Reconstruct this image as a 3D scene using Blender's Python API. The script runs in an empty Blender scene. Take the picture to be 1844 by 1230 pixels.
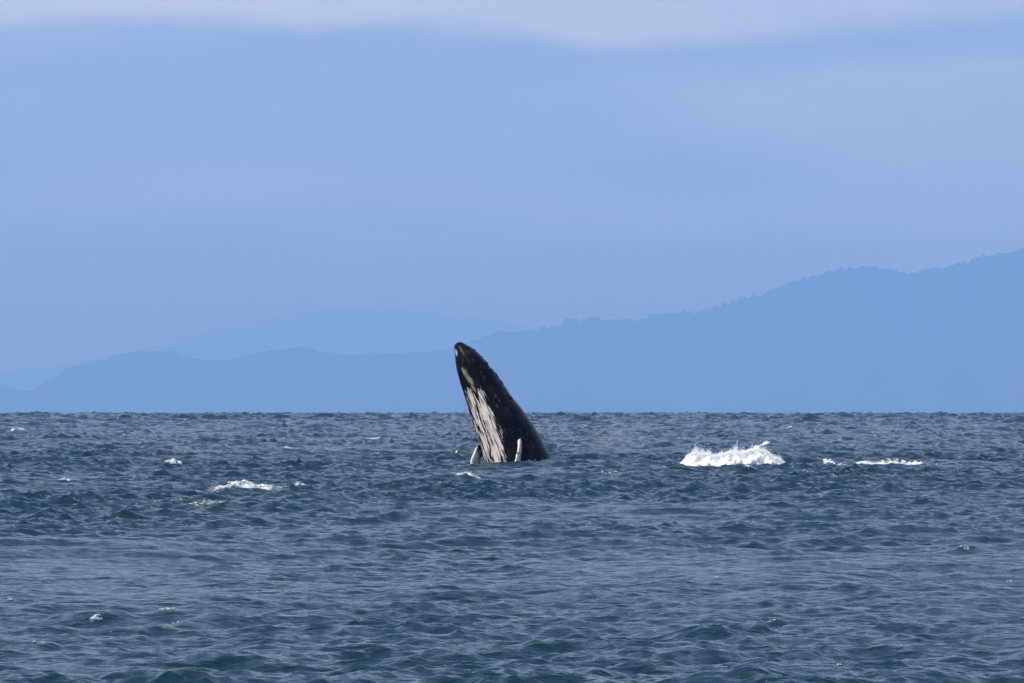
import bpy, bmesh, math, random
import numpy as np
from mathutils import Vector, noise as mnoise

# ------------------------------------------------------------------ camera, light, exposure
scene = bpy.context.scene
col = scene.collection
F = 10800.0            # focal length in pixels of a 1844 px wide frame
CAM_H = 2.2            # eye height above the sea (low boat)
R_E = 6.371e6          # earth radius: gives the sea its real horizon
Y_LEVEL = 737.3        # picture row of the true level

cam_d = bpy.data.cameras.new("camera")
cam = bpy.data.objects.new("camera", cam_d)
col.objects.link(cam)
cam_d.sensor_width = 36.0
cam_d.lens = 36.0 * F / 1844.0
cam_d.clip_start = 0.1
cam_d.clip_end = 200000.0
cam.location = (0, 0, CAM_H)
cam.rotation_euler = (math.pi / 2 + math.atan((Y_LEVEL - 615.0) / F), 0, 0)
scene.camera = cam

SUN_EL = math.radians(46)
SUN_AZ = math.radians(-128)     # measured from +Y (view direction) clockwise: left and behind the camera
sun_dir = Vector((math.sin(SUN_AZ) * math.cos(SUN_EL), math.cos(SUN_AZ) * math.cos(SUN_EL), math.sin(SUN_EL)))
sd = bpy.data.lights.new("sun", 'SUN')
sd.energy = 4.5
sd.angle = math.radians(0.53)
sd.color = (1.0, 0.965, 0.935)
sun = bpy.data.objects.new("sun", sd)
sun.rotation_euler = sun_dir.to_track_quat('Z', 'Y').to_euler()
col.objects.link(sun)

world = bpy.data.worlds.new("World")
scene.world = world
world.use_nodes = True
def build_world():
    nt = world.node_tree
    N, L = nt.nodes, nt.links
    N.clear()
    out = N.new('ShaderNodeOutputWorld'); bg = N.new('ShaderNodeBackground')
    bg.inputs['Strength'].default_value = 0.128
    sky = N.new('ShaderNodeTexSky'); sky.sky_type = 'NISHITA'
    sky.sun_disc = False
    sky.sun_elevation = SUN_EL
    sky.sun_rotation = SUN_AZ
    sky.air_density = 1.0; sky.dust_density = 0.6; sky.ozone_density = 1.5
    tc = N.new('ShaderNodeTexCoord')
    sep = N.new('ShaderNodeSeparateXYZ'); L.new(tc.outputs['Generated'], sep.inputs[0])
    def noise(scale3, detail, rough, dist=0.0, loc=(0, 0, 0)):
        mp = N.new('ShaderNodeMapping'); mp.inputs['Scale'].default_value = scale3; mp.inputs['Location'].default_value = loc
        L.new(tc.outputs['Generated'], mp.inputs['Vector'])
        t = N.new('ShaderNodeTexNoise'); t.inputs['Scale'].default_value = 1.0
        t.inputs['Detail'].default_value = detail; t.inputs['Roughness'].default_value = rough
        t.inputs['Distortion'].default_value = dist
        L.new(mp.outputs[0], t.inputs['Vector']); return t.outputs['Fac']
    def math_(op, a, b=None, clamp=False):
        m = N.new('ShaderNodeMath'); m.operation = op; m.use_clamp = clamp
        for i, v in enumerate((a, b)):
            if v is None: continue
            if isinstance(v, (int, float)): m.inputs[i].default_value = v
            else: L.new(v, m.inputs[i])
        return m.outputs[0]
    def smooth(v, a, b):
        m = N.new('ShaderNodeMapRange'); m.interpolation_type = 'SMOOTHSTEP'
        m.inputs['From Min'].default_value = a; m.inputs['From Max'].default_value = b
        L.new(v, m.inputs['Value']); return m.outputs[0]
    def mix(f, a, b):
        m = N.new('ShaderNodeMix'); m.data_type = 'RGBA'
        if isinstance(f, (int, float)): m.inputs[0].default_value = f
        else: L.new(f, m.inputs[0])
        for i, v in ((6, a), (7, b)):
            if isinstance(v, tuple): m.inputs[i].default_value = v
            else: L.new(v, m.inputs[i])
        return m.outputs[2]
    z = sep.outputs['Z']
    # veil of thin high cloud everywhere, thin soft bands of it near the horizon
    band = noise((9, 9, 62), 3.0, 0.5, 0.6, (12.30, 4.40, 7.70))
    c = mix(math_('MULTIPLY', math_('ADD', math_('MULTIPLY', smooth(z, 0.50, 0.12), 0.85), 0.15), VEIL), sky.outputs[0], (CLOUD_VEIL[0], CLOUD_VEIL[1], CLOUD_VEIL[2], 1))
    c = mix(math_('MULTIPLY', math_('MULTIPLY', smooth(band, 0.36, 0.68), BAND), math_('ADD', math_('MULTIPLY', smooth(z, 0.4, 0.1), 0.9), 0.1)), c, (CLOUD_BAND[0], CLOUD_BAND[1], CLOUD_BAND[2], 1))
    # cloud deck whose soft flat base hangs at about 3.6 degrees, broken above
    warp = noise((13, 13, 24), 4.0, 0.55, 0.0, (18.16, 9.23, 6.29))
    h = math_('ADD', z, math_('MULTIPLY', math_('SUBTRACT', warp, 0.5), 0.019))
    deck = smooth(h, 0.0618, 0.0668)
    holes = noise((7, 7, 16), 4.0, 0.55, 0.4, (1.7, 2.2, 0.3))
    deckf = math_('MULTIPLY', deck, math_('ADD', math_('MULTIPLY', smooth(holes, 0.35, 0.62), 0.55), 0.45))
    fade = smooth(z, 0.32, 0.08)
    deckf = math_('MULTIPLY', deckf, math_('ADD', math_('MULTIPLY', fade, 0.78), 0.12))
    c = mix(deckf, c, (CLOUD_DECK[0], CLOUD_DECK[1], CLOUD_DECK[2], 1))
    L.new(c, bg.inputs['Color']); L.new(bg.outputs[0], out.inputs['Surface'])
VEIL, BAND = 0.85, 0.85
CLOUD_VEIL = (2.4, 3.65, 6.5)
CLOUD_BAND = (4.1, 5.3, 7.5)
CLOUD_DECK = (6.2, 7.1, 8.6)
build_world()

scene.view_settings.view_transform = 'Standard'
scene.view_settings.look = 'None'
scene.view_settings.exposure = 0.0
scene.view_settings.gamma = 1.0
scene.view_settings.use_curve_mapping = False
scene.cycles.volume_bounces = 3
scene.cycles.max_bounces = 8
scene.cycles.use_denoising = True

HAZE_DENSITY = 6.0e-5
HAZE_COLOR = (0.178, 0.392, 1.0)
HAZE_ABSORB = (0.50, 0.446, 1.0)

# ------------------------------------------------------------------ helpers
rng = np.random.default_rng(7)

def wpos(px, py, d):
    """world point seen at picture (px, py) if it is d metres away"""
    return (px - 922.0) / F * d, d, CAM_H + (Y_LEVEL - py) / F * d

def tag(o, label=None, cat=None, group=None, kind=None):
    if label: o['label'] = label
    if cat: o['category'] = cat
    if group: o['group'] = group
    if kind: o['kind'] = kind
    return o

def mesh_obj(name, verts, faces, mats=(), parent=None, smooth=True):
    me = bpy.data.meshes.new(name)
    verts = np.asarray(verts, dtype=np.float32); faces = np.asarray(faces, dtype=np.int32)
    me.vertices.add(len(verts)); me.vertices.foreach_set('co', verts.ravel())
    k = faces.shape[1]
    me.loops.add(faces.size); me.loops.foreach_set('vertex_index', faces.ravel())
    me.polygons.add(len(faces))
    me.polygons.foreach_set('loop_start', np.arange(0, faces.size, k, dtype=np.int32))
    me.polygons.foreach_set('use_smooth', np.full(len(faces), smooth, dtype=bool))
    me.update(calc_edges=True); me.validate()
    for m in mats: me.materials.append(m)
    o = bpy.data.objects.new(name, me)
    col.objects.link(o)
    if parent: o.parent = parent
    return o

def new_mat(name):
    m = bpy.data.materials.new(name); m.use_nodes = True
    nt = m.node_tree
    return m, nt, nt.nodes, nt.links, nt.nodes['Principled BSDF']

def lattice(seed, n=256):
    return np.random.default_rng(seed).random((n, n))
def vnoise(u, v, seed=0):
    """tiling value noise, smooth, in [0,1]"""
    t = lattice(seed); n = t.shape[0]
    iu = np.floor(u).astype(int); iv = np.floor(v).astype(int)
    fu = u - iu; fv = v - iv
    fu = fu * fu * (3 - 2 * fu); fv = fv * fv * (3 - 2 * fv)
    a = t[iu % n, iv % n]; b = t[(iu + 1) % n, iv % n]; c = t[iu % n, (iv + 1) % n]; d = t[(iu + 1) % n, (iv + 1) % n]
    return (a * (1 - fu) + b * fu) * (1 - fv) + (c * (1 - fu) + d * fu) * fv
def fbm(u, v, seed=0, octs=4, gain=0.5):
    s = 0; a = 1; tot = 0
    for o in range(octs):
        s = s + a * vnoise(u * 2 ** o + 17.3 * o, v * 2 ** o + 5.1 * o, seed + o); tot += a; a *= gain
    return s / tot

# ------------------------------------------------------------------ the sea
WIND = math.radians(-68)      # direction the waves travel (from +X axis): towards the camera and a little right

def cascade(N, Lm, lmin, lmax, slope_rms, seed, spread):
    g = np.random.default_rng(seed)
    k1 = np.fft.fftfreq(N, d=Lm / N) * 2 * np.pi
    kx, ky = np.meshgrid(k1, k1, indexing='ij')
    k = np.hypot(kx, ky); k[0, 0] = 1e-9
    th = np.arctan2(ky, kx) - WIND
    lam = 2 * np.pi / k
    band = (1 / (1 + (lam / lmax) ** 8)) * (1 / (1 + (lmin / lam) ** 8))
    D = np.abs(np.cos(th / 2)) ** (2 * spread) + 0.06
    amp = k ** -2.0 * np.sqrt(band * D)
    amp[(lam > lmax * 2) | (lam < lmin * 0.6)] = 0
    amp[0, 0] = 0
    h = amp * (g.standard_normal((N, N)) + 1j * g.standard_normal((N, N)))
    sx = np.real(np.fft.ifft2(1j * kx * h)); sy = np.real(np.fft.ifft2(1j * ky * h))
    s = slope_rms / math.sqrt((sx ** 2 + sy ** 2).mean())
    z = np.real(np.fft.ifft2(h)) * s
    dx = np.real(np.fft.ifft2(-1j * kx / k * h)) * s
    dy = np.real(np.fft.ifft2(-1j * ky / k * h)) * s
    return dict(N=N, L=Lm, f=np.stack((dx, dy, z), -1).astype(np.float32), lmin=lmin, lmax=lmax)

CHOP = -0.9
CASC = [cascade(1024, 397.0, 9.0, 30.0, 0.030, 10, 6.0),
        cascade(2048, 331.0, 1.6, 9.0, 0.072, 11, 3.0),
        cascade(1024, 43.0, 0.42, 1.8, 0.23, 12, 2.0),
        cascade(1024, 11.3, 0.12, 0.42, 0.26, 13, 1.4)]

def sample(c, x, y):
    u = (x / c['L']) * c['N']; v = (y / c['L']) * c['N']
    iu = np.floor(u).astype(np.int64); iv = np.floor(v).astype(np.int64)
    fu = (u - iu)[..., None].astype(np.float32); fv = (v - iv)[..., None].astype(np.float32)
    n = c['N']; f = c['f']; i0 = iu % n; i1 = (iu + 1) % n; j0 = iv % n; j1 = (iv + 1) % n
    return (f[i0, j0] * (1 - fu) + f[i1, j0] * fu) * (1 - fv) + (f[i0, j1] * (1 - fu) + f[i1, j1] * fu) * fv

# breaking crests: x, y, half length along the crest, half width, height, turn of the crest
CRESTS = []

def sea_disp(x, y, spacing):
    tot = np.zeros(x.shape + (3,), dtype=np.float32)
    gust = 0.0 + 2.0 * fbm(x / 9.0 + 900, y / 26.0 + 900, 40, 4)      # wind patches roughen the small chop
    rr = np.hypot(x, y); t = np.clip((rr - 220) / 1500, 0, 1)
    t = t * t * (3 - 2 * t); offshore = 0.42 + 0.58 * np.clip((rr - 50) / 250, 0, 1) + 4.6 * t; swell = 1 + 3.0 * t; gust = gust * (0.57 + 1.03 * np.clip((rr - 50) / 350, 0, 1))                              # bigger seas away from the sheltered shore
    for i, c in enumerate(CASC):
        w = np.clip(1.6 - spacing * 1.6 / c['lmax'], 0, 1)[..., None].astype(np.float32)
        s = sample(c, x, y) * w
        s = s * ((gust if i > 1 else offshore if i else swell)[..., None].astype(np.float32))
        tot += s
    tot[..., :2] *= CHOP
    for (cx, cy, hl, hw, hh, rot) in CRESTS:
        m = (np.abs(x - cx) < 5 * hl + 5) & (np.abs(y - cy) < 5 * hl + 5)
        if not m.any(): continue
        X = x[m] - cx; Y = y[m] - cy
        a = X * math.cos(rot) + Y * math.sin(rot); b = -X * math.sin(rot) + Y * math.cos(rot)
        b = np.where(b < 0, b / hw, b / (hw * 2.4))                      # steep front, long back
        tot[m, 2] += (hh * np.exp(-(a / hl) ** 2 - b ** 2)).astype(np.float32)
    return tot

def sea_height(x, y):
    x = np.asarray(x, dtype=float); y = np.asarray(y, dtype=float)
    sp = np.zeros_like(x); ux, uy = x.copy(), y.copy()
    for _ in range(3):
        d = sea_disp(ux, uy, sp); ux = x - d[..., 0]; uy = y - d[..., 1]
    return sea_disp(ux, uy, sp)[..., 2] - (x * x + y * y) / (2 * R_E)

CREST_SPECS = [
    # px0, px1, py (crest), crest height, foam amount, slant, label
    (385, 508, 866, 0.34, 0.85, 0.16, "longest breaking wave crest left of the whale with slanting foam streak"),
    (530, 560, 872, 0.22, 0.7, 0.0, "small bright whitecap just right of the long slanting foam crest"),
    (281, 316, 827, 0.24, 0.9, 0.1, "short white foam crest level with the whale at far left of it"),
    (95, 130, 865, 0.24, 0.55, 0.1, "pale whitecap on a dark hump near the left edge of the sea"),
    (252, 408, 907, 0.16, 0.35, 0.02, "long faint foam streak lying below the longest breaking crest"),
    (814, 861, 856, 0.20, 0.85, 0.02, "white foam patch on the water directly below the whale's left flipper"),
    (808, 832, 813, 0.16, 0.45, 0.0, "faint foam fleck just left of the whale's left flipper"),
    (148, 170, 1103, 0.14, 0.5, -0.3, "bright whitecap in the lower left foreground"),
    (262, 302, 1101, 0.12, 0.45, 0.0, "dull whitecap right of the bright one in the lower left foreground"),
    (1716, 1738, 983, 0.16, 0.45, 0.0, "small whitecap at lower right below the end of the foam trail"),
    (10, 56, 777, 0.30, 0.7, 0.05, "white crest near the horizon at the far left edge"),
    (490, 522, 810, 0.22, 0.5, 0.0, "faint whitecap between the far left crest and the whale"),
    (660, 690, 789, 0.26, 0.5, 0.0, "faint pair of foam flecks near the horizon left of the whale"),
    (1420, 1440, 769, 0.32, 0.8, 0.0, "whitecap near the horizon above the right end of the splash"),
    (1572, 1600, 780, 0.30, 0.6, 0.0, "thin whitecap near the horizon above the foam trail"),
    (1516, 1530, 794, 0.24, 0.7, 0.0, "tiny whitecap just above the left part of the foam trail"),
    (1718, 1730, 763, 0.34, 0.7, 0.0, "tiny whitecap close to the horizon at far right"),
    (1222, 1246, 795, 0.22, 0.6, 0.0, "small foam fleck just above the left end of the splash"),
    (1440, 1458, 847, 0.16, 0.6, 0.0, "small foam fleck just below the right end of the splash"),
    (1330, 1350, 846, 0.14, 0.9, 0.0, "foam lump on the dark wave just in front of the splash"),
    (1078, 1116, 852, 0.16, 0.45, 0.0, "row of foam flecks between the whale and the splash"),
    (1050, 1062, 768, 0.34, 0.6, 0.0, "tiny whitecap near the horizon just right of the whale"),
]
for (p0, p1, h0) in ((1470, 1512, 0.28), (1505, 1560, 0.24), (1550, 1610, 0.24), (1600, 1650, 0.25), (1630, 1700, 0.28)):      # low swell under the foam trail
    CRESTS.append((((p0 + p1) / 2 - 922) / F * 234.0, 234.0, (p1 - p0) / F * 117.0 + 0.2, 0.5, h0, 0.0))
crest_info = []
for (p0, p1, py, hh, am, sl, lab) in CREST_SPECS:
    d = F * (CAM_H - hh * 0.9) / (py - Y_LEVEL)
    x = ((p0 + p1) / 2 - 922) / F * d
    # move to the nearest high water
    yy = d + np.linspace(-0.03 * d, 0.03 * d, 61); xx = np.full_like(yy, x)
    hz = sea_height(xx, yy); j = int(np.argmax(hz - 0.004 * np.abs(yy - d)))
    d2 = float(yy[j]); need = (CAM_H + (Y_LEVEL - py) / F * d2) - hz[j]
    hl = (p1 - p0) / F * d2 / 2
    bump = float(np.clip(need, 0.04, 0.10 + 0.28 * hl))
    crest_info.append((x, d2, hl, am, sl, lab))
    CRESTS.append((x, d2, max(hl * 1.2, 0.45), max(0.28, hl * 0.35), bump, sl))

# ring grid around the camera: fine in the direction of the view, coarser behind; rows every few cm near, further apart far off
az = list(np.arange(-0.0996, 0.0996001, 0.0006))
step, a = 0.0006, 0.0996
side = []
while a < math.pi - 0.25:
    step *= 1.33; a += step; side.append(min(a, math.pi))
side = [s for s in side if s < math.pi - 0.05]
AZ = np.array([-s for s in reversed(side)] + az + side)
rows = [0.25]
while rows[-1] < 36: rows.append(rows[-1] * 1.09)
while rows[-1] < 300: rows.append(rows[-1] * 1.0010)
while rows[-1] < 5600: rows.append(rows[-1] * 1.0018)
while rows[-1] < 104000: rows.append(rows[-1] * 1.07)
RR = np.array(rows)
nr, na = len(RR), len(AZ)
A2, R2 = np.meshgrid(AZ, RR)
X0 = np.sin(A2) * R2; Y0 = np.cos(A2) * R2
daz = np.gradient(AZ)
SP = np.maximum(np.gradient(RR)[:, None] * np.ones(na)[None], daz[None, :] * R2)
SP = np.where(R2 > 300, SP * 0.35, SP)
D = sea_disp(X0, Y0, SP)
fadefar = np.clip((9000 - R2) / 3000, 0, 1)[..., None]
D = D * fadefar
V = np.stack((X0 + D[..., 0], Y0 + D[..., 1], D[..., 2] - R2 ** 2 / (2 * R_E)), -1).reshape(-1, 3)
i = np.arange(nr - 1)[:, None] * na + np.arange(na)[None, :]
jn = np.roll(np.arange(na), -1)
i2 = np.arange(nr - 1)[:, None] * na + jn[None, :]
Fq = np.stack((i, i2, i2 + na, i + na), -1).reshape(-1, 4)[:, ::-1]

def water_material():
    m, nt, N, L, b = new_mat("sea_water")
    b.inputs['Base Color'].default_value = (0.005, 0.026, 0.041, 1)
    b.inputs['Roughness'].default_value = 0.14
    b.inputs['IOR'].default_value = 1.333
    tc = N.new('ShaderNodeTexCoord')
    def nz(scale, stretch, detail, rough, rot):
        mp = N.new('ShaderNodeMapping'); mp.inputs['Rotation'].default_value = (0, 0, rot)
        mp.inputs['Scale'].default_value = (1 / stretch, 1, 1)
        L.new(tc.outputs['Object'], mp.inputs['Vector'])
        t = N.new('ShaderNodeTexNoise'); t.inputs['Scale'].default_value = scale
        t.inputs['Detail'].default_value = detail; t.inputs['Roughness'].default_value = rough
        t.inputs['Distortion'].default_value = 0.4
        L.new(mp.outputs[0], t.inputs['Vector']); return t.outputs['Fac']
    b0 = N.new('ShaderNodeBump'); b0.inputs['Strength'].default_value = 1.0; b0.inputs['Distance'].default_value = 0.36
    L.new(nz(0.75, 1.7, 4, 0.55, 0.3), b0.inputs['Height'])
    b1 = N.new('ShaderNodeBump'); b1.inputs['Strength'].default_value = 1.0; b1.inputs['Distance'].default_value = 0.065
    L.new(nz(2.8, 1.7, 5, 0.58, 0.38), b1.inputs['Height']); L.new(b0.outputs[0], b1.inputs['Normal'])
    b2 = N.new('ShaderNodeBump'); b2.inputs['Strength'].default_value = 1.0; b2.inputs['Distance'].default_value = 0.03
    L.new(nz(13, 1.5, 3, 0.5, 0.2), b2.inputs['Height']); L.new(b1.outputs[0], b2.inputs['Normal'])
    L.new(b2.outputs[0], b.inputs['Normal'])
    return m

def foam_material(name, colr=(0.90, 0.91, 0.91), trans=0.5):
    m, nt, N, L, b = new_mat(name)
    b.inputs['Base Color'].default_value = (*colr, 1)
    b.inputs['Specular IOR Level'].default_value = 0.2
    b.inputs['Roughness'].default_value = 0.6
    b.inputs['Subsurface Weight'].default_value = trans
    b.inputs['Subsurface Radius'].default_value = (0.2, 0.25, 0.25)
    b.inputs['Subsurface Scale'].default_value = 1.0
    t = N.new('ShaderNodeTexNoise'); t.inputs['Scale'].default_value = 22; t.inputs['Detail'].default_value = 4
    tc = N.new('ShaderNodeTexCoord'); L.new(tc.outputs['Object'], t.inputs['Vector'])
    bp = N.new('ShaderNodeBump'); bp.inputs['Distance'].default_value = 0.03; bp.inputs['Strength'].default_value = 0.8
    L.new(t.outputs['Fac'], bp.inputs['Height']); L.new(bp.outputs[0], b.inputs['Normal'])
    return m

M_water = water_material()
M_splash = foam_material("splash_foam")
M_foam = foam_material("white_foam", (0.88, 0.89, 0.89), 0.0)
M_thin_foam = foam_material("thin_foam", (0.50, 0.56, 0.60), 0.0)

def lace_material():
    m, nt, N, L, b = new_mat("lacy_foam")
    b.inputs['Base Color'].default_value = (0.62, 0.66, 0.69, 1); b.inputs['Roughness'].default_value = 0.7
    b.inputs['Specular IOR Level'].default_value = 0.2
    at = N.new('ShaderNodeAttribute'); at.attribute_name = 'cover'
    tc = N.new('ShaderNodeTexCoord')
    t = N.new('ShaderNodeTexNoise'); t.inputs['Scale'].default_value = 7.0; t.inputs['Detail'].default_value = 6; t.inputs['Roughness'].default_value = 0.65; t.inputs['Distortion'].default_value = 0.8
    L.new(tc.outputs['Object'], t.inputs['Vector'])
    ad = N.new('ShaderNodeMath'); ad.operation = 'ADD'; L.new(at.outputs['Fac'], ad.inputs[0]); L.new(t.outputs['Fac'], ad.inputs[1])
    mr = N.new('ShaderNodeMapRange'); mr.interpolation_type = 'SMOOTHSTEP'; mr.inputs['From Min'].default_value = 0.86; mr.inputs['From Max'].default_value = 1.35
    L.new(ad.outputs[0], mr.inputs['Value']); L.new(mr.outputs[0], b.inputs['Alpha'])
    return m
M_lace = lace_material()

def foam_sheet(name, x, y, hl, depth, rot, strength, parent, seed, front=0.35):
    """thin lace of bubbles lying on the water round (x, y)"""
    na_, nb_ = int(np.clip(hl * 60, 24, 160)), 36
    a = np.linspace(-1.15, 1.15, na_); b_ = np.linspace(-1, 1, nb_)
    Ag, Bg = np.meshgrid(a, b_)
    la = Ag * hl; lb = Bg * depth
    X = x + la * math.cos(rot) - lb * math.sin(rot); Y = y + la * math.sin(rot) + lb * math.cos(rot)
    Z = sea_height(X, Y) + 0.012 + 0.00004 * y
    wob = (vnoise(Ag * 2.5 + 40, np.full_like(Ag, seed * 1.3), 6) - 0.5) * 0.7
    bb = Bg + front + wob
    cov = strength * np.clip(1 - np.abs(Ag / 1.1) ** 3, 0, 1) * np.exp(-np.where(bb < 0, bb / 0.42, bb / 0.7) ** 2)
    cov = cov * (0.55 + 0.75 * vnoise(Ag * 5 + 80, Bg * 2 + seed, 7))
    q = (np.arange(nb_ - 1)[:, None] * na_ + np.arange(na_ - 1)[None]).reshape(-1)
    o = mesh_obj(name, np.stack((X - x, Y - y, Z), -1).reshape(-1, 3), np.stack((q, q + 1, q + na_ + 1, q + na_), -1), [M_lace], parent)
    at = o.data.attributes.new('cover', 'FLOAT', 'POINT'); at.data.foreach_set('value', cov.reshape(-1).astype(np.float32))
    if parent is None: o.location = (x, y, 0)
    return o

sea = mesh_obj("sea", V, Fq, [M_water])
tag(sea, "choppy dark blue sea reaching to the horizon", kind='structure')

# ------------------------------------------------------------------ far mountains
def hill_material():
    m, nt, N, L, b = new_mat("forested_slope")
    t = N.new('ShaderNodeTexNoise'); t.inputs['Scale'].default_value = 0.02; t.inputs['Detail'].default_value = 6
    tc = N.new('ShaderNodeTexCoord'); L.new(tc.outputs['Object'], t.inputs['Vector'])
    r = N.new('ShaderNodeValToRGB')
    r.color_ramp.elements[0].position = 0.3; r.color_ramp.elements[0].color = (0.028, 0.045, 0.022, 1)
    r.color_ramp.elements[1].position = 0.7; r.color_ramp.elements[1].color = (0.06, 0.085, 0.04, 1)
    L.new(t.outputs['Fac'], r.inputs['Fac']); L.new(r.outputs[0], b.inputs['Base Color'])
    b.inputs['Roughness'].default_value = 0.9
    return m
M_hill = hill_material()

def ridge(name, dist, prof, xlo, xhi, dx, depth, seed, label, canopy=30.0):
    px = np.array([p[0] for p in prof], float); py = np.array([p[1] for p in prof], float)
    xs = np.arange(xlo, xhi, dx)
    crest = CAM_H + (Y_LEVEL - np.interp(xs / dist * F + 922, px, py)) / F * dist
    k = np.ones(int(240 / dx) | 1); k /= k.size
    crest = np.convolve(np.pad(crest, k.size // 2, mode='edge'), k, 'valid')
    base = -dist ** 2 / (2 * R_E) - 5
    vs = np.concatenate((np.linspace(-1, -0.05, 26), np.linspace(-0.04, 0.04, 9), np.linspace(0.06, 1, 14)))
    Xg, Vg = np.meshgrid(xs, vs)
    can = (fbm(Xg / 34.0 + 50, Vg * depth / 34.0 + 50, seed, 3, 0.6) - 0.5) * canopy * 2
    can += (fbm(Xg / 170.0 + 70, Vg * depth / 170.0 + 70, seed + 30, 3) - 0.5) * canopy * 2.2
    can += np.maximum(0, fbm(Xg / 15.0 + 9, Vg * depth / 15.0 + 9, seed + 9, 2) - 0.62) * canopy * 1.6
    can = can * (0.12 + 0.88 * np.exp(-np.abs(Vg) * 14))
    gull = fbm(Xg / 700.0 + 20, Vg * 3 + 20, seed + 3, 5)
    fall = np.where(Vg < 0, np.abs(Vg) ** 0.9, np.abs(Vg) ** 0.9)
    H = base + (crest[None] - base) * np.clip(1 - fall * (0.75 + 0.5 * gull), -0.02, 1) + can * np.clip(1.1 - np.abs(Vg) * 0.3, 0, 1)
    curve = 25 * np.sin(Xg / 900.0 + seed)
    Vv = np.stack((Xg, dist + Vg * depth + curve, H), -1).reshape(-1, 3)
    n = len(xs); m = len(vs)
    q = (np.arange(m - 1)[:, None] * n + np.arange(n - 1)[None]).reshape(-1)
    f = np.stack((q, q + 1, q + n + 1, q + n), -1)
    o = mesh_obj(name, Vv, f, [M_hill])
    tag(o, label, kind='structure')
    return o

ridge("mountain_ridge", 50000, [(-2500, 860), (520, 790), (640, 668), (720, 642), (800, 630), (860, 609), (890, 599), (940, 597), (1000, 583), (1070, 575), (1120, 578),
      (1200, 566), (1290, 553), (1350, 535), (1420, 512), (1480, 493), (1540, 483), (1590, 483), (1640, 494), (1700, 480), (1780, 464), (1844, 450),
      (2000, 440), (2300, 470), (3000, 520), (4000, 560), (5000, 640)], -8500, 16500, 11, 4200, 5,
      "blue wooded mountain ridge rising towards the right edge")
ridge("mountain_ridge", 54000, [(-3000, 700), (-1500, 640), (-700, 655), (-200, 690), (0, 695), (50, 708), (80, 690), (110, 670), (150, 655), (200, 645), (255, 631), (320, 634), (365, 650),
      (420, 646), (470, 635), (515, 627), (545, 627), (600, 637), (650, 642), (720, 634), (800, 634), (900, 660), (1050, 790), (4000, 860)], -12000, 5200, 11, 3400, 15,
      "low blue hills left of the whale along the horizon", 18.0)
ridge("mountain_ridge", 100000, [(-3000, 600), (-1200, 640), (-300, 690), (0, 672), (150, 652), (280, 622), (420, 588), (560, 561), (650, 553), (740, 560), (830, 570), (960, 588), (1200, 615), (1500, 720), (1800, 800), (4000, 860)],
      -22000, 16000, 22, 4200, 25, "faintest far ridge showing above the low hills", 20.0)

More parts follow.
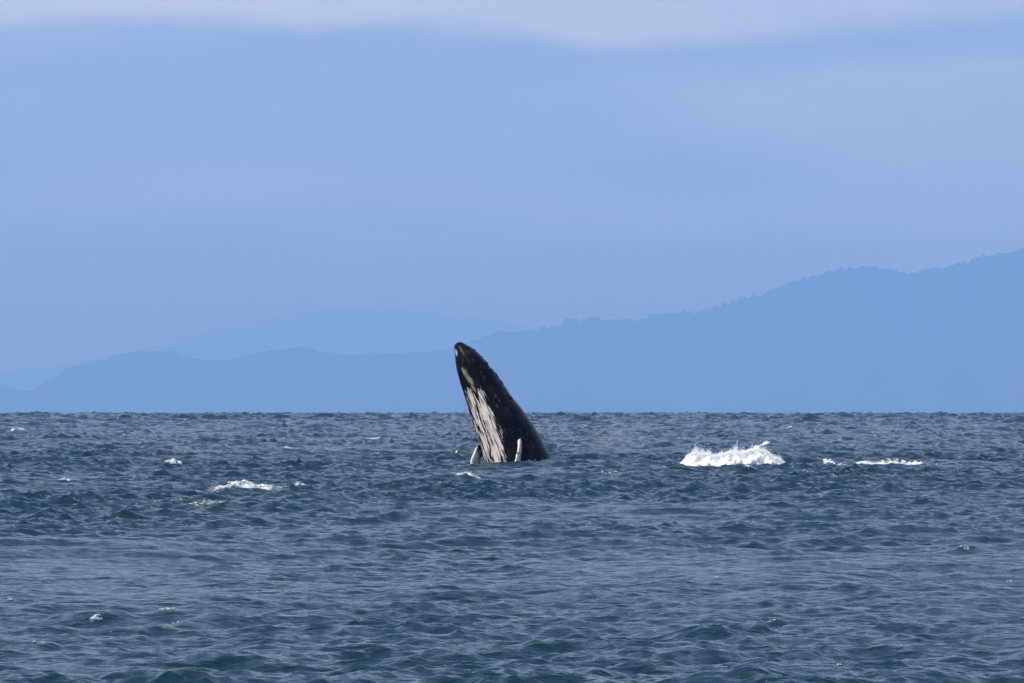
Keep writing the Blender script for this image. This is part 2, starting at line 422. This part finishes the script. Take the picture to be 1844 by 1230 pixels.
# ------------------------------------------------------------------ the whale
WD = 240.0
ZS = 4.557
def zx(x): return (760 + x / ZS - 922) / F * WD
def zz(y): return CAM_H + (Y_LEVEL - (590 + y / ZS)) / F * WD
EL = [(118, 300), (124, 285), (132, 274), (150, 262), (250, 270), (350, 285), (470, 320), (560, 350), (680, 385), (790, 420), (880, 450), (960, 480), (1060, 503), (1100, 515), (1260, 560), (1500, 680), (1800, 900)]
ER = [(118, 318), (124, 338), (132, 350), (140, 362), (180, 430), (225, 480), (285, 530), (350, 580), (400, 618), (480, 680), (570, 740), (640, 800), (720, 860), (810, 920), (890, 970), (970, 1010), (1040, 1050), (1100, 1085), (1260, 1160), (1500, 1240), (1800, 1300)]
def build_whale():
    ys = np.concatenate((np.linspace(118, 150, 10), np.linspace(158, 1800, 120)))
    xl = np.interp(ys, [p[0] for p in EL], [p[1] for p in EL]); xr = np.interp(ys, [p[0] for p in ER], [p[1] for p in ER])
    k = np.array([1, 2, 3, 2, 1.]) / 9
    sm = lambda a: np.concatenate((a[:8], np.convolve(a, k, 'same')[8:-3], a[-3:]))
    xl, xr = sm(xl), sm(xr)
    Xl, Xr, Z = zx(xl), zx(xr), zz(ys)
    nphi = 96
    ph = np.linspace(0, 2 * np.pi, nphi, endpoint=False)
    V = []
    for a, b, z in zip(Xl, Xr, Z):
        c = (a + b) / 2; r = (b - a) / 2
        dep = r * np.interp(z, [0, 3.4, 4.4, 5], [1.02, 1.0, 1.15, 1.2])
        # belly keel a little fuller, top of the head flatter
        cx = np.cos(ph); sx = np.sin(ph)
        V.append(np.stack((c - r * cx, -dep * sx, np.full(nphi, z)), -1))
    V = np.array(V); n = len(ys)
    verts = V.reshape(-1, 3).tolist()
    faces = []
    for r in range(n - 1):
        for j in range(nphi):
            j2 = (j + 1) % nphi
            faces.append((r * nphi + j, r * nphi + j2, (r + 1) * nphi + j2, (r + 1) * nphi + j))
    bm = bmesh.new()
    bv = [bm.verts.new(v) for v in verts]
    for f in faces: bm.faces.new([bv[q] for q in f])
    bm.faces.new(bv[:nphi][::-1]); bm.faces.new(bv[-nphi:])
    # flippers: long flattened paddles with knobbed leading edges, rooted inside the body
    def flipper(path, chord_dirs, chords, thick, knob):
        rings = []
        P = [Vector(p) for p in path]
        M = 40
        for s in range(M + 1):
            t = s / M * (len(P) - 1); i = min(int(t), len(P) - 2); f = t - i
            p0 = P[max(i - 1, 0)]; p1 = P[i]; p2 = P[i + 1]; p3 = P[min(i + 2, len(P) - 1)]
            p = 0.5 * ((2 * p1) + (p2 - p0) * f + (2 * p0 - 5 * p1 + 4 * p2 - p3) * f * f + (3 * p1 - p0 - 3 * p2 + p3) * f ** 3)
            tan = ((p2 - p1) + 1e-6 * Vector((0, 0, 1))).normalized()
            u = t / (len(P) - 1)
            ch = np.interp(u, np.linspace(0, 1, len(chords)), chords) * (1 + knob * math.sin(u * 34))
            cd = Vector([np.interp(u, np.linspace(0, 1, len(chord_dirs)), [c[q] for c in chord_dirs]) for q in range(3)])
            cd = (cd - tan * cd.dot(tan)).normalized(); nn = tan.cross(cd).normalized()
            th = np.interp(u, np.linspace(0, 1, len(thick)), thick)
            ring = []
            for j in range(20):
                an = 2 * math.pi * j / 20
                cc = math.cos(an); ss = math.sin(an)
                ring.append(bm.verts.new(p + cd * (cc * ch / 2) + nn * (ss * th / 2 * (1.0 if cc > 0 else (1 + cc * 0.75)))))
            rings.append(ring)
        for r in range(M):
            for j in range(20):
                j2 = (j + 1) % 20
                bm.faces.new((rings[r][j], rings[r][j2], rings[r + 1][j2], rings[r + 1][j]))
        bm.faces.new(rings[0][::-1]); bm.faces.new(rings[-1])
    # the one towards the camera hangs down and out, seen nearly edge on
    flipper([(0.50, -0.70, 1.06), (0.33, -1.22, 0.86), (0.30, -1.52, 0.52), (0.24, -1.78, 0.18), (0.10, -1.95, -0.2), (-0.05, -2.1, -1.0)],
            [(-0.20, -1, 0.1), (-0.12, -1, 0), (-0.34, -1, 0), (-0.6, -0.9, 0)], (0.36, 0.50, 0.58, 0.62, 0.5, 0.15), (0.20, 0.20, 0.15, 0.15, 0.14, 0.05), 0.08)
    # the far one stands out to the left of the belly, its shaded face turned to the camera
    flipper([(-0.70, 0.45, 1.0), (-1.02, 0.42, 0.88), (-1.26, 0.40, 0.58), (-1.45, 0.36, 0.12), (-1.52, 0.3, -0.6), (-1.62, 0.3, -1.5)],
            [(-0.66, -0.75, 0.15), (-0.64, -0.77, 0.1), (-0.66, -0.75, 0.0), (-0.6, -0.8, 0)], (0.40, 0.50, 0.60, 0.60, 0.5, 0.15), (0.22, 0.22, 0.20, 0.18, 0.12, 0.05), 0.05)
    bmesh.ops.recalc_face_normals(bm, faces=bm.faces)
    me = bpy.data.meshes.new("whale"); bm.to_mesh(me); bm.free()
    o = bpy.data.objects.new("humpback_whale", me); col.objects.link(o)
    md = o.modifiers.new("remesh", 'REMESH'); md.mode = 'VOXEL'; md.voxel_size = 0.026; md.use_smooth_shade = True
    sm2 = o.modifiers.new("smooth", 'SMOOTH'); sm2.factor = 0.5; sm2.iterations = 3
    dg = bpy.context.evaluated_depsgraph_get()
    me2 = bpy.data.meshes.new_from_object(o.evaluated_get(dg))
    o.modifiers.clear(); o.data = me2
    n = len(me2.vertices)
    co = np.empty(n * 3, np.float32); me2.vertices.foreach_get('co', co); co = co.reshape(-1, 3).astype(float)
    nor = np.empty(n * 3, np.float32); me2.vertices.foreach_get('normal', nor); nor = nor.reshape(-1, 3)
    zi = Z[::-1]
    l = np.interp(co[:, 2], zi, Xl[::-1]); r = np.interp(co[:, 2], zi, Xr[::-1])
    c = (l + r) / 2; hw = np.maximum((r - l) / 2, 0.02)
    phi = np.arctan2(-co[:, 1], c - co[:, 0])          # 0 at the left profile, positive towards the camera
    rad = np.hypot(co[:, 1] / np.interp(co[:, 2], [0, 3.4, 4.4, 5], [1.02, 1.0, 1.15, 1.2]), co[:, 0] - c) / hw
    isfin = np.clip((rad - 1.10) / 0.08, 0, 1) * (co[:, 2] < 1.6)
    u = (1 - np.cos(phi)) / 2
    zy = (590 + 0 - (590 - (Y_LEVEL - (co[:, 2] - CAM_H) / WD * F - 590) * 0)) * 0 + (Y_LEVEL - (co[:, 2] - CAM_H) / WD * F - 590) * ZS   # height as a row of the tracing
    # throat grooves
    g_zone = np.clip(1 - ((phi - 0.75) / 1.12) ** 6, 0, 1) * np.clip((zy - 330) / 120, 0, 1)
    groove = (np.abs(np.sin((phi - 0.75) * 17)) ** 0.5 - 0.75) * 0.048 * g_zone * (1 - isfin)
    disp = groove
    # knobs on the upper head and jaw edge
    g = np.random.default_rng(5)
    for _ in range(46):
        zc = g.uniform(2.6, 4.7); side = g.choice([0, 0, 1])
        pc = g.uniform(2.3, 3.9) if not side else 0.75 + g.choice([-1, 1]) * g.uniform(1.1, 1.35)
        lc = np.interp(zc, zi, Xl[::-1]); rc = np.interp(zc, zi, Xr[::-1]); cc = (lc + rc) / 2; hc = (rc - lc) / 2
        pt = np.array((cc - hc * math.cos(pc), -hc * math.sin(pc), zc))
        d2 = ((co - pt) ** 2).sum(1)
        disp = disp + g.uniform(0.02, 0.045) * np.exp(-d2 / g.uniform(0.05, 0.085) ** 2)
    # splash guard of the blowhole
    pt = np.array((zx(612), -0.05, zz(392))); disp = disp + 0.05 * np.exp(-((co - pt) ** 2).sum(1) / 0.16 ** 2)
    disp = disp + 0.012 * (fbm(phi * 5 + 40, co[:, 2] * 3 + 40, 77, 3) - 0.5) * (1 - isfin)
    # jaw line
    jaw = np.exp(-((np.abs(phi - 0.72) - 1.12) / 0.035) ** 2) * np.clip((900 - zy) / 200, 0, 1)
    disp = disp - 0.03 * jaw
    co2 = co + nor * disp[:, None]
    me2.vertices.foreach_set('co', co2.astype(np.float32).ravel())
    # markings
    T = np.array([  # row, xl, xr of the tracing, white from, stripe from, stripe to, white to
        (440, 311, 648, 352, 372, 470, 476), (480, 323, 680, 357, 386, 468, 492), (560, 350, 735, 372, 424, 466, 516), (640, 372, 800, 386, 444, 458, 552), (720, 397, 860, 408, 466, 484, 585),
        (800, 423, 913, 428, 500, 513, 618), (880, 450, 965, 452, 524, 536, 655), (960, 480, 1005, 478, 548, 552, 668), (1040, 500, 1050, 500, 560, 560, 684), (1100, 515, 1085, 515, 570, 570, 694), (1800, 900, 1300, 900, 1000, 1000, 1150)], float)
    def uu(col_): return np.interp(zy, T[:, 0], (T[:, col_] - T[:, 1]) / (T[:, 2] - T[:, 1]))
    w0, s0, s1, w1 = uu(3) + 0.03, uu(4) - 0.01, uu(5) + 0.01, uu(6) - 0.035
    fr = np.where(phi > -0.25, np.where(phi > 0, u, -u), -1.0)
    e = 0.11
    d_in = np.minimum(fr - w0, w1 - fr)
    d_st = np.where((s1 - s0) > 0.004, np.maximum(s0 - fr, fr - s1), 1.0)
    m = np.minimum(d_in, d_st)
    wm = np.clip(0.5 + m / (2 * e), 0, 1) * np.clip((zy - 455) / 60, 0, 1)
    wm = np.maximum(wm * (1 - isfin), 0)
    X = zx(0); tx = u * (np.interp(zy, T[:, 0], T[:, 2]) - np.interp(zy, T[:, 0], T[:, 1]))  # unused scale guard
    def blob(ux, row, su, sr, tilt=0.0):
        du = u - ux - tilt * (zy - row); dr = zy - row
        return np.exp(-((du / su) ** 2 + (dr / sr) ** 2) ** 1.5) * (phi > 0)
    lrow = lambda row: np.interp(row, [p[0] for p in EL], [p[1] for p in EL]); rrow = lambda row: np.interp(row, [p[0] for p in ER], [p[1] for p in ER])
    U = lambda x, row: (x - lrow(row)) / (rrow(row) - lrow(row))
    olive = np.maximum(blob(U(352, 365), 365, 0.075, 40, 0.0004), blob(U(388, 425), 425, 0.085, 52, 0.0006))
    olive = np.maximum(olive, 0.8 * blob(U(424, 500), 500, 0.05, 46, 0.0004))
    tip = blob(U(284, 205), 205, 0.07, 34, 0.0) * (phi < 1.6)
    for nm, arr in (('white_skin', wm), ('olive_skin', olive), ('scuffed_skin', tip), ('flipper', isfin * np.clip((co[:, 2] + 3) / 1, 0, 1)), ('around', phi), ('along', co[:, 2])):
        at = me2.attributes.new(nm, 'FLOAT', 'POINT'); at.data.foreach_set('value', arr.astype(np.float32))
    me2.materials.clear(); me2.materials.append(whale_material())
    me2.polygons.foreach_set('use_smooth', np.ones(len(me2.polygons), bool))
    me2.update()
    return o

def whale_material():
    m, nt, N, L, b = new_mat("wet_whale_skin")
    def attr(n):
        a = N.new('ShaderNodeAttribute'); a.attribute_name = n; return a.outputs['Fac']
    def M(op, a, c=None, clamp=False):
        q = N.new('ShaderNodeMath'); q.operation = op; q.use_clamp = clamp
        for i, v in enumerate((a, c)):
            if v is None: continue
            if isinstance(v, (int, float)): q.inputs[i].default_value = v
            else: L.new(v, q.inputs[i])
        return q.outputs[0]
    def step(v, a, c):
        q = N.new('ShaderNodeMapRange'); q.interpolation_type = 'SMOOTHSTEP'
        q.inputs['From Min'].default_value = a; q.inputs['From Max'].default_value = c
        L.new(v, q.inputs['Value']); return q.outputs[0]
    def mix(f, a, c):
        q = N.new('ShaderNodeMix'); q.data_type = 'RGBA'; L.new(f, q.inputs[0])
        for i, v in ((6, a), (7, c)):
            if isinstance(v, tuple): q.inputs[i].default_value = (*v, 1)
            else: L.new(v, q.inputs[i])
        return q.outputs[2]
    cb = N.new('ShaderNodeCombineXYZ'); L.new(attr('around'), cb.inputs[0]); L.new(attr('along'), cb.inputs[1])
    def nz(sx, sy, detail=3, rough=0.55, off=0.0):
        mp = N.new('ShaderNodeMapping'); mp.inputs['Scale'].default_value = (sx, sy, 1); mp.inputs['Location'].default_value = (off, off, off)
        L.new(cb.outputs[0], mp.inputs['Vector'])
        t = N.new('ShaderNodeTexNoise'); t.inputs['Scale'].default_value = 1; t.inputs['Detail'].default_value = detail; t.inputs['Roughness'].default_value = rough
        L.new(mp.outputs[0], t.inputs['Vector']); return t.outputs['Fac']
    streak = nz(20, 1.7, 5, 0.62)
    wsk = attr('white_skin')
    amp = M('MULTIPLY', M('ADD', M('MULTIPLY', wsk, 3.0), 0.2, True), 3.6)
    white = step(M('ADD', wsk, M('MULTIPLY', M('SUBTRACT', streak, 0.5), amp)), 0.42, 0.66)
    fleck = step(nz(9, 3.2, 3, 0.6, 4.2), 0.60, 0.70)  # pale skin spots, colour brightened to stand in for wet glints
    blotch = step(nz(2.2, 1.6, 4, 0.6, 9.1), 0.45, 0.75)
    dark = mix(blotch, (0.0030, 0.0030, 0.0050), (0.012, 0.010, 0.013))
    dark = mix(M('MULTIPLY', fleck, 0.42), dark, (0.12, 0.11, 0.12))
    wcol = mix(nz(26, 1.8, 4, 0.65, 2.0), (0.36, 0.32, 0.31), (0.85, 0.79, 0.73))
    c = mix(white, dark, wcol)
    c = mix(step(M('ADD', attr('olive_skin'), M('MULTIPLY', M('SUBTRACT', streak, 0.5), 2.2)), 0.25, 1.05), c, (0.21, 0.20, 0.15))
    c = mix(step(M('ADD', attr('scuffed_skin'), M('MULTIPLY', M('SUBTRACT', nz(14, 9, 3, 0.6), 0.5), 1.2)), 0.35, 0.7), c, (0.30, 0.28, 0.28))
    mp = N.new('ShaderNodeTexNoise'); mp.inputs['Scale'].default_value = 5.5; mp.inputs['Detail'].default_value = 4
    tco = N.new('ShaderNodeTexCoord'); L.new(tco.outputs['Object'], mp.inputs['Vector'])
    c = mix(attr('flipper'), c, mix(step(mp.outputs['Fac'], 0.30, 0.47), (0.16, 0.14, 0.14), (0.80, 0.77, 0.75)))
    L.new(c, b.inputs['Base Color'])
    b.inputs['Roughness'].default_value = 0.31
    b.inputs['Specular IOR Level'].default_value = 0.09
    t = N.new('ShaderNodeTexNoise'); t.inputs['Scale'].default_value = 26; t.inputs['Detail'].default_value = 3
    tc = N.new('ShaderNodeTexCoord'); L.new(tc.outputs['Object'], t.inputs['Vector'])
    bp = N.new('ShaderNodeBump'); bp.inputs['Distance'].default_value = 0.012; bp.inputs['Strength'].default_value = 0.6
    L.new(t.outputs['Fac'], bp.inputs['Height']); L.new(bp.outputs[0], b.inputs['Normal'])
    return m

whale = build_whale()
whale.location = (0, WD, 0)
tag(whale, "black humpback whale breaching upright with white grooved belly and white flippers", "whale")

# ------------------------------------------------------------------ foam, splash, spray
ICO = {}
def ico(sub):
    if sub not in ICO:
        bm = bmesh.new(); bmesh.ops.create_icosphere(bm, subdivisions=sub, radius=1.0)
        bm.verts.index_update()
        ICO[sub] = (np.array([v.co[:] for v in bm.verts]), np.array([[v.index for v in f.verts] for f in bm.faces])); bm.free()
    return ICO[sub]

def blobs(name, centers, radii, mat, sub=1, jitter=0.25, parent=None, g=None, smooth=True):
    bv, bf = ico(sub); g = g or np.random.default_rng(1)
    centers = np.asarray(centers); radii = np.asarray(radii)
    if radii.ndim == 1: radii = np.repeat(radii[:, None], 3, 1)
    n = len(centers); nv = len(bv)
    j = 1 + jitter * (g.random((n, nv, 1)) * 2 - 1)
    a = g.random(n) * 2 * np.pi; ca, sa = np.cos(a)[:, None], np.sin(a)[:, None]
    rx = bv[None, :, 0] * ca - bv[None, :, 1] * sa; ry = bv[None, :, 0] * sa + bv[None, :, 1] * ca
    P = np.stack((rx, ry, np.broadcast_to(bv[None, :, 2], rx.shape)), -1) * j * radii[:, None, :] + centers[:, None, :]
    Fc = (bf[None] + (np.arange(n) * nv)[:, None, None]).reshape(-1, 3)
    return mesh_obj(name, P.reshape(-1, 3), Fc, [mat], parent, smooth)

def whitecap(x, y, hl, amount, slant, label, seed):
    g = np.random.default_rng(seed)
    sc = float(np.clip(hl / 0.4, 0.45, 1.6))
    n = int(np.clip(260 * hl * amount / sc ** 2 * 0.8, 30, 500))
    t = g.uniform(-1, 1, n)
    wob = (vnoise(t * 4 + 30, np.full(n, seed * 1.7), 3) - 0.5) * 0.3
    a = t * hl
    b = (-np.abs(g.normal(0, 1, n)) * 0.16 * (1 - t * t * 0.7) + 0.02 + wob * 0.5) * sc
    keep = vnoise(t * 6 + 11, b * 9 / sc + seed * 2.3, 8) < 0.25 + 0.55 * amount
    if keep.sum() < 20: keep[:20] = True
    a, b, t = a[keep], b[keep], t[keep]
    X = x + a * math.cos(slant) - b * math.sin(slant); Y = y + a * math.sin(slant) + b * math.cos(slant)
    H = sea_height(X, Y)
    r = g.uniform(0.010, 0.026, len(X)) * sc * (0.7 + 0.5 * amount) * (1 - 0.5 * np.abs(t))
    rad = np.stack((r * g.uniform(1.3, 2.6, len(r)), r * 1.5, r * 0.6), -1)
    c = np.stack((X - x, Y - y, H + r * 0.25 + np.maximum(0, g.normal(-0.01, 0.02, len(r))) * sc), -1)
    root = bpy.data.objects.new("whitecap", None); col.objects.link(root); root.location = (x, y, 0)
    o = blobs("foam", c, rad, M_foam if amount > 0.78 else M_thin_foam, 1, 0.35, root, g)
    o['kind'] = 'stuff'
    foam_sheet("foam_sheet", x, y, hl * 1.45, 0.55 * sc + 0.15, slant, 0.35 + 0.45 * amount, root, seed)
    tag(root, label, "whitecap", "whitecaps on the choppy sea")
    return root
for q, (x, y, hl, am, sl, lab) in enumerate(crest_info):
    whitecap(x, y, hl, am, sl, lab, 100 + q)

def splash():
    d = 229.0
    g = np.random.default_rng(21)
    PT = [(1222, 0.0), (1228, 0.22), (1237, 0.40), (1246, 0.58), (1252, 0.60), (1261, 0.52), (1271, 0.60), (1281, 0.50), (1295, 0.50), (1305, 0.55), (1313, 0.62), (1335, 0.62), (1347, 0.68), (1354, 0.76),
          (1365, 0.78), (1376, 0.72), (1384, 0.62), (1392, 0.42), (1402, 0.34), (1410, 0.20), (1418, 0.10), (1426, 0.06)]
    px = np.array([p[0] for p in PT], float); ht = np.array([p[1] for p in PT])
    X = (px - 922) / F * d
    x0 = (X[0] + X[-1]) / 2
    root = bpy.data.objects.new("water_splash", None); col.objects.link(root)
    root.location = (x0, d, 0); root.empty_display_size = 0.5
    tag(root, "tall white splash of churned water right of the whale", "splash")
    top = lambda x: np.interp(x, X - x0, ht)
    # body of churned foam: many lumps grown together
    n = 2300
    x = g.uniform(X[0] - x0 + 0.05, X[-1] - x0, n)
    t = top(x)
    f = g.random(n) ** 0.75
    z = f * t * 0.92 - 0.05
    y = g.normal(0, 0.28, n) * (1.15 - f * 0.8)
    r = g.uniform(0.05, 0.13, n) * (1.15 - 0.55 * f) * np.clip(t / 0.4, 0.35, 1)
    r *= 1.25
    z = np.minimum(z, np.maximum(t - r * 0.8, 0))
    # jets standing out of the top
    jets_c, jets_r = [], []
    for _ in range(90):
        xj = g.uniform(X[0] - x0 + 0.25, X[-1] - x0 - 0.15); tj = top(xj)
        hgt = g.exponential(0.032) + 0.01; lean = g.normal(0.15, 0.35); yj = g.normal(0, 0.16)
        for s in np.linspace(0, 1, 6):
            jets_c.append((xj + lean * hgt * s, yj, tj * 0.86 + hgt * s)); rr = 0.035 * (1 - 0.75 * s); jets_r.append((rr * 0.8, rr * 0.8, rr * 1.6))
    # thin plume thrown up at the right
    for _ in range(90):
        s = g.random(); xp = (1358 + 27 * s - 922) / F * d - x0
        jets_c.append((xp + g.normal(0, 0.03), g.normal(0, 0.1), 0.74 + 0.20 * s + g.normal(0, 0.035))); rr = g.uniform(0.015, 0.04); jets_r.append((rr * 1.2, rr, rr))
    C = np.concatenate((np.stack((x, y, z), -1), np.array(jets_c))); Rr = np.concatenate((np.repeat(r[:, None], 3, 1), np.array(jets_r)))
    o = blobs("churned_foam", C, Rr, M_splash, 1, 0.2, root, g)
    md = o.modifiers.new("grow_together", 'REMESH'); md.mode = 'VOXEL'; md.voxel_size = 0.028; md.use_smooth_shade = True
    sm = o.modifiers.new("smooth", 'SMOOTH'); sm.factor = 0.5; sm.iterations = 7
    me = bpy.data.meshes.new_from_object(o.evaluated_get(bpy.context.evaluated_depsgraph_get()))
    o.modifiers.clear(); o.data = me
    foam_sheet("foam_skirt", x0, d - 0.3, 2.35, 1.1, 0.0, 0.85, root, 5, 0.1)
    # spray: separate drops, thick at the edge and thinning upward
    n = 24000
    x = g.uniform(X[0] - x0 - 0.1, X[-1] - x0 + 0.25, n); t = top(x)
    cl = vnoise(x * 7 + 60, np.zeros(n) + 3, 4) ** 2 * 0.9
    z = t * 0.8 + g.exponential(0.075, n) * (0.25 + cl) * np.clip(t / 0.5, 0.3, 1.3)
    y = g.normal(0, 0.3, n)
    rr = g.uniform(0.004, 0.013, n)
    C = np.stack((x + (z - t) * 0.25, y, z), -1)
    ov = np.array([(1, 0, 0), (-1, 0, 0), (0, 1, 0), (0, -1, 0), (0, 0, 1.5), (0, 0, -1.5)]); of = np.array([(0, 2, 4), (2, 1, 4), (1, 3, 4), (3, 0, 4), (2, 0, 5), (1, 2, 5), (3, 1, 5), (0, 3, 5)])
    P = ov[None] * rr[:, None, None] + C[:, None]
    Fc = (of[None] + (np.arange(n) * 6)[:, None, None]).reshape(-1, 3)
    s = mesh_obj("spray", P.reshape(-1, 3), Fc, [M_foam], root, False)
    s['kind'] = 'stuff'
splash()

def whale_foam():
    g = np.random.default_rng(61)
    root = bpy.data.objects.new("foam_collar", None); col.objects.link(root); root.location = (0.25, WD - 1.2, 0)
    tag(root, "thin broken foam on the water where the whale comes out", "foam")
    foam_sheet("foam_sheet", 0.25, WD - 1.2, 2.3, 1.3, 0.0, 0.42, root, 9, 0.1)
    n = 80; a = g.uniform(-1, 1, n); x = 0.25 + a * 1.75
    y = WD - 1.35 * np.sqrt(np.clip(1 - (a * 0.92) ** 2, 0, 1)) - np.abs(g.normal(0, 0.12, n))
    z = sea_height(x, y) + np.abs(g.normal(0, 0.06, n)) * vnoise(a * 6 + 30, a * 0 + 1.5, 2) * 2
    r = g.uniform(0.005, 0.012, n)
    o = blobs("spray", np.stack((x - 0.25, y - WD + 1.2, z), -1), np.stack((r, r, r), -1), M_foam, 1, 0.3, root, g); o['kind'] = 'stuff'
whale_foam()

def foam_trail():
    d = 234.0; g = np.random.default_rng(31)
    n = 700
    px = np.concatenate((g.normal(1492, 9, 150), g.uniform(1468, 1690, 330), g.normal(1664, 20, 260)))
    px = px[(px > 1460) & (px < 1700)]; n = len(px)
    X = (px - 922) / F * d
    dens = np.exp(-((px - 1492) / 14) ** 2) + 1.1 * np.exp(-((px - 1658) / 26) ** 2)
    Y = d - 0.05 + g.normal(0, 0.16, n)
    keep = vnoise(px / 6.0, px * 0 + 2.5, 9) + 0.6 * dens > 0.62
    X, Y, dens, px = X[keep], Y[keep], dens[keep], px[keep]; n = len(px)
    H = sea_height(X, Y) + 0.02
    r = g.uniform(0.012, 0.035, n) * (0.7 + 0.5 * np.clip(dens, 0, 1))
    Z = H + np.abs(g.normal(0, 0.035, n)) * np.clip(dens, 0.1, 1)
    x0 = (1578 - 922) / F * d
    root = bpy.data.objects.new("foam_trail", None); col.objects.link(root); root.location = (x0, d, 0)
    o = blobs("foam", np.stack((X - x0, Y - d, Z), -1), np.stack((r * 2.0, r * 1.5, r), -1), M_foam, 1, 0.35, root, g)
    o['kind'] = 'stuff'
    foam_sheet("foam_sheet", x0, d, 2.55, 0.6, 0.0, 0.75, root, 4, 0.15)
    tag(root, "thin broken white foam trail on the water right of the splash", "foam")
foam_trail()

def flecks():  # pale blobs for foam specks, also standing in for bright glints
    g = np.random.default_rng(77); n = 70
    r = 46 * (1500 / 46.0) ** g.random(n); a = g.uniform(-0.095, 0.095, n)
    x = np.sin(a) * r; y = np.cos(a) * r
    C, Rr = [], []
    for xi, yi, ri in zip(x, y, r):
        yy = yi + np.linspace(-0.01, 0.01, 25) * ri; h = sea_height(np.full(25, xi), yy); j = int(np.argmax(h))
        size = 0.006 + 0.00007 * ri
        for _ in range(g.integers(1, 5)):
            px_, py_ = xi + g.normal(0, size * 3), yy[j] - abs(g.normal(0, size))
            C.append((px_, py_, float(sea_height([px_], [py_])[0]) + size * 0.3))
            k = size * g.uniform(0.5, 1.2); Rr.append((k * g.uniform(1, 2.5), k, k * g.uniform(0.5, 1.1)))
    o = blobs("foam_glint_flecks", np.array(C), np.array(Rr), M_thin_foam, 1, 0.3, None, g)
    tag(o, "tiny white flecks for foam and bright glints scattered over the wave crests", kind='stuff')
flecks()

# ------------------------------------------------------------------ air
def haze():
    zb = -960.0; zt = 1800.0; h = 112000.0
    v = [(-h, -h, zb), (h, -h, zb), (h, h, zb), (-h, h, zb), (-h, -h, zt), (h, -h, zt), (h, h, zt), (-h, h, zt)]
    f = [(0, 3, 2, 1), (4, 5, 6, 7), (0, 1, 5, 4), (1, 2, 6, 5), (2, 3, 7, 6), (3, 0, 4, 7)]
    m = bpy.data.materials.new("sea_air"); m.use_nodes = True; N = m.node_tree.nodes; N.clear()
    out = N.new('ShaderNodeOutputMaterial'); pv = N.new('ShaderNodeVolumePrincipled')
    pv.inputs['Density'].default_value = HAZE_DENSITY; pv.inputs['Color'].default_value = (*HAZE_COLOR, 1)
    pv.inputs['Absorption Color'].default_value = (*HAZE_ABSORB, 1)
    pv.inputs['Anisotropy'].default_value = 0.0
    m.node_tree.links.new(pv.outputs[0], out.inputs['Volume'])
    o = mesh_obj("haze", v, f, [m], None, False)
    tag(o, "blue sea haze", kind='stuff')
haze()

def blow_mist():
    m = bpy.data.materials.new("water_mist"); m.use_nodes = True; N = m.node_tree.nodes; L = m.node_tree.links; N.clear()
    out = N.new('ShaderNodeOutputMaterial'); pv = N.new('ShaderNodeVolumePrincipled'); tc = N.new('ShaderNodeTexCoord')
    pv.inputs['Color'].default_value = (0.95, 0.96, 0.97, 1)
    ln = N.new('ShaderNodeVectorMath'); ln.operation = 'LENGTH'; L.new(tc.outputs['Object'], ln.inputs[0])
    mr = N.new('ShaderNodeMapRange'); mr.interpolation_type = 'SMOOTHSTEP'
    for k, v in (('From Min', 0.1), ('From Max', 0.98), ('To Min', 1.0), ('To Max', 0.0)): mr.inputs[k].default_value = v
    L.new(ln.outputs['Value'], mr.inputs['Value'])
    t = N.new('ShaderNodeTexNoise'); t.inputs['Scale'].default_value = 2.2; t.inputs['Detail'].default_value = 3; L.new(tc.outputs['Object'], t.inputs['Vector'])
    r2 = N.new('ShaderNodeMapRange'); r2.inputs['From Min'].default_value = 0.42; r2.inputs['From Max'].default_value = 0.72; L.new(t.outputs['Fac'], r2.inputs['Value'])
    mu = N.new('ShaderNodeMath'); mu.operation = 'MULTIPLY'; L.new(mr.outputs[0], mu.inputs[0]); L.new(r2.outputs[0], mu.inputs[1])
    m2 = N.new('ShaderNodeMath'); m2.operation = 'MULTIPLY'; L.new(mu.outputs[0], m2.inputs[0]); m2.inputs[1].default_value = 0.45
    L.new(m2.outputs[0], pv.inputs['Density']); L.new(pv.outputs[0], out.inputs['Volume'])
    bv, bf = ico(3)
    o = mesh_obj("blow_mist", bv, bf, [m])
    o.location = wpos(1110, 786, 241.0); o.scale = (2.3, 0.9, 0.85); o.rotation_euler = (0, math.radians(-14), 0)
    tag(o, "faint drifting mist of the whale's blow between whale and splash", "mist", kind='stuff')
blow_mist()
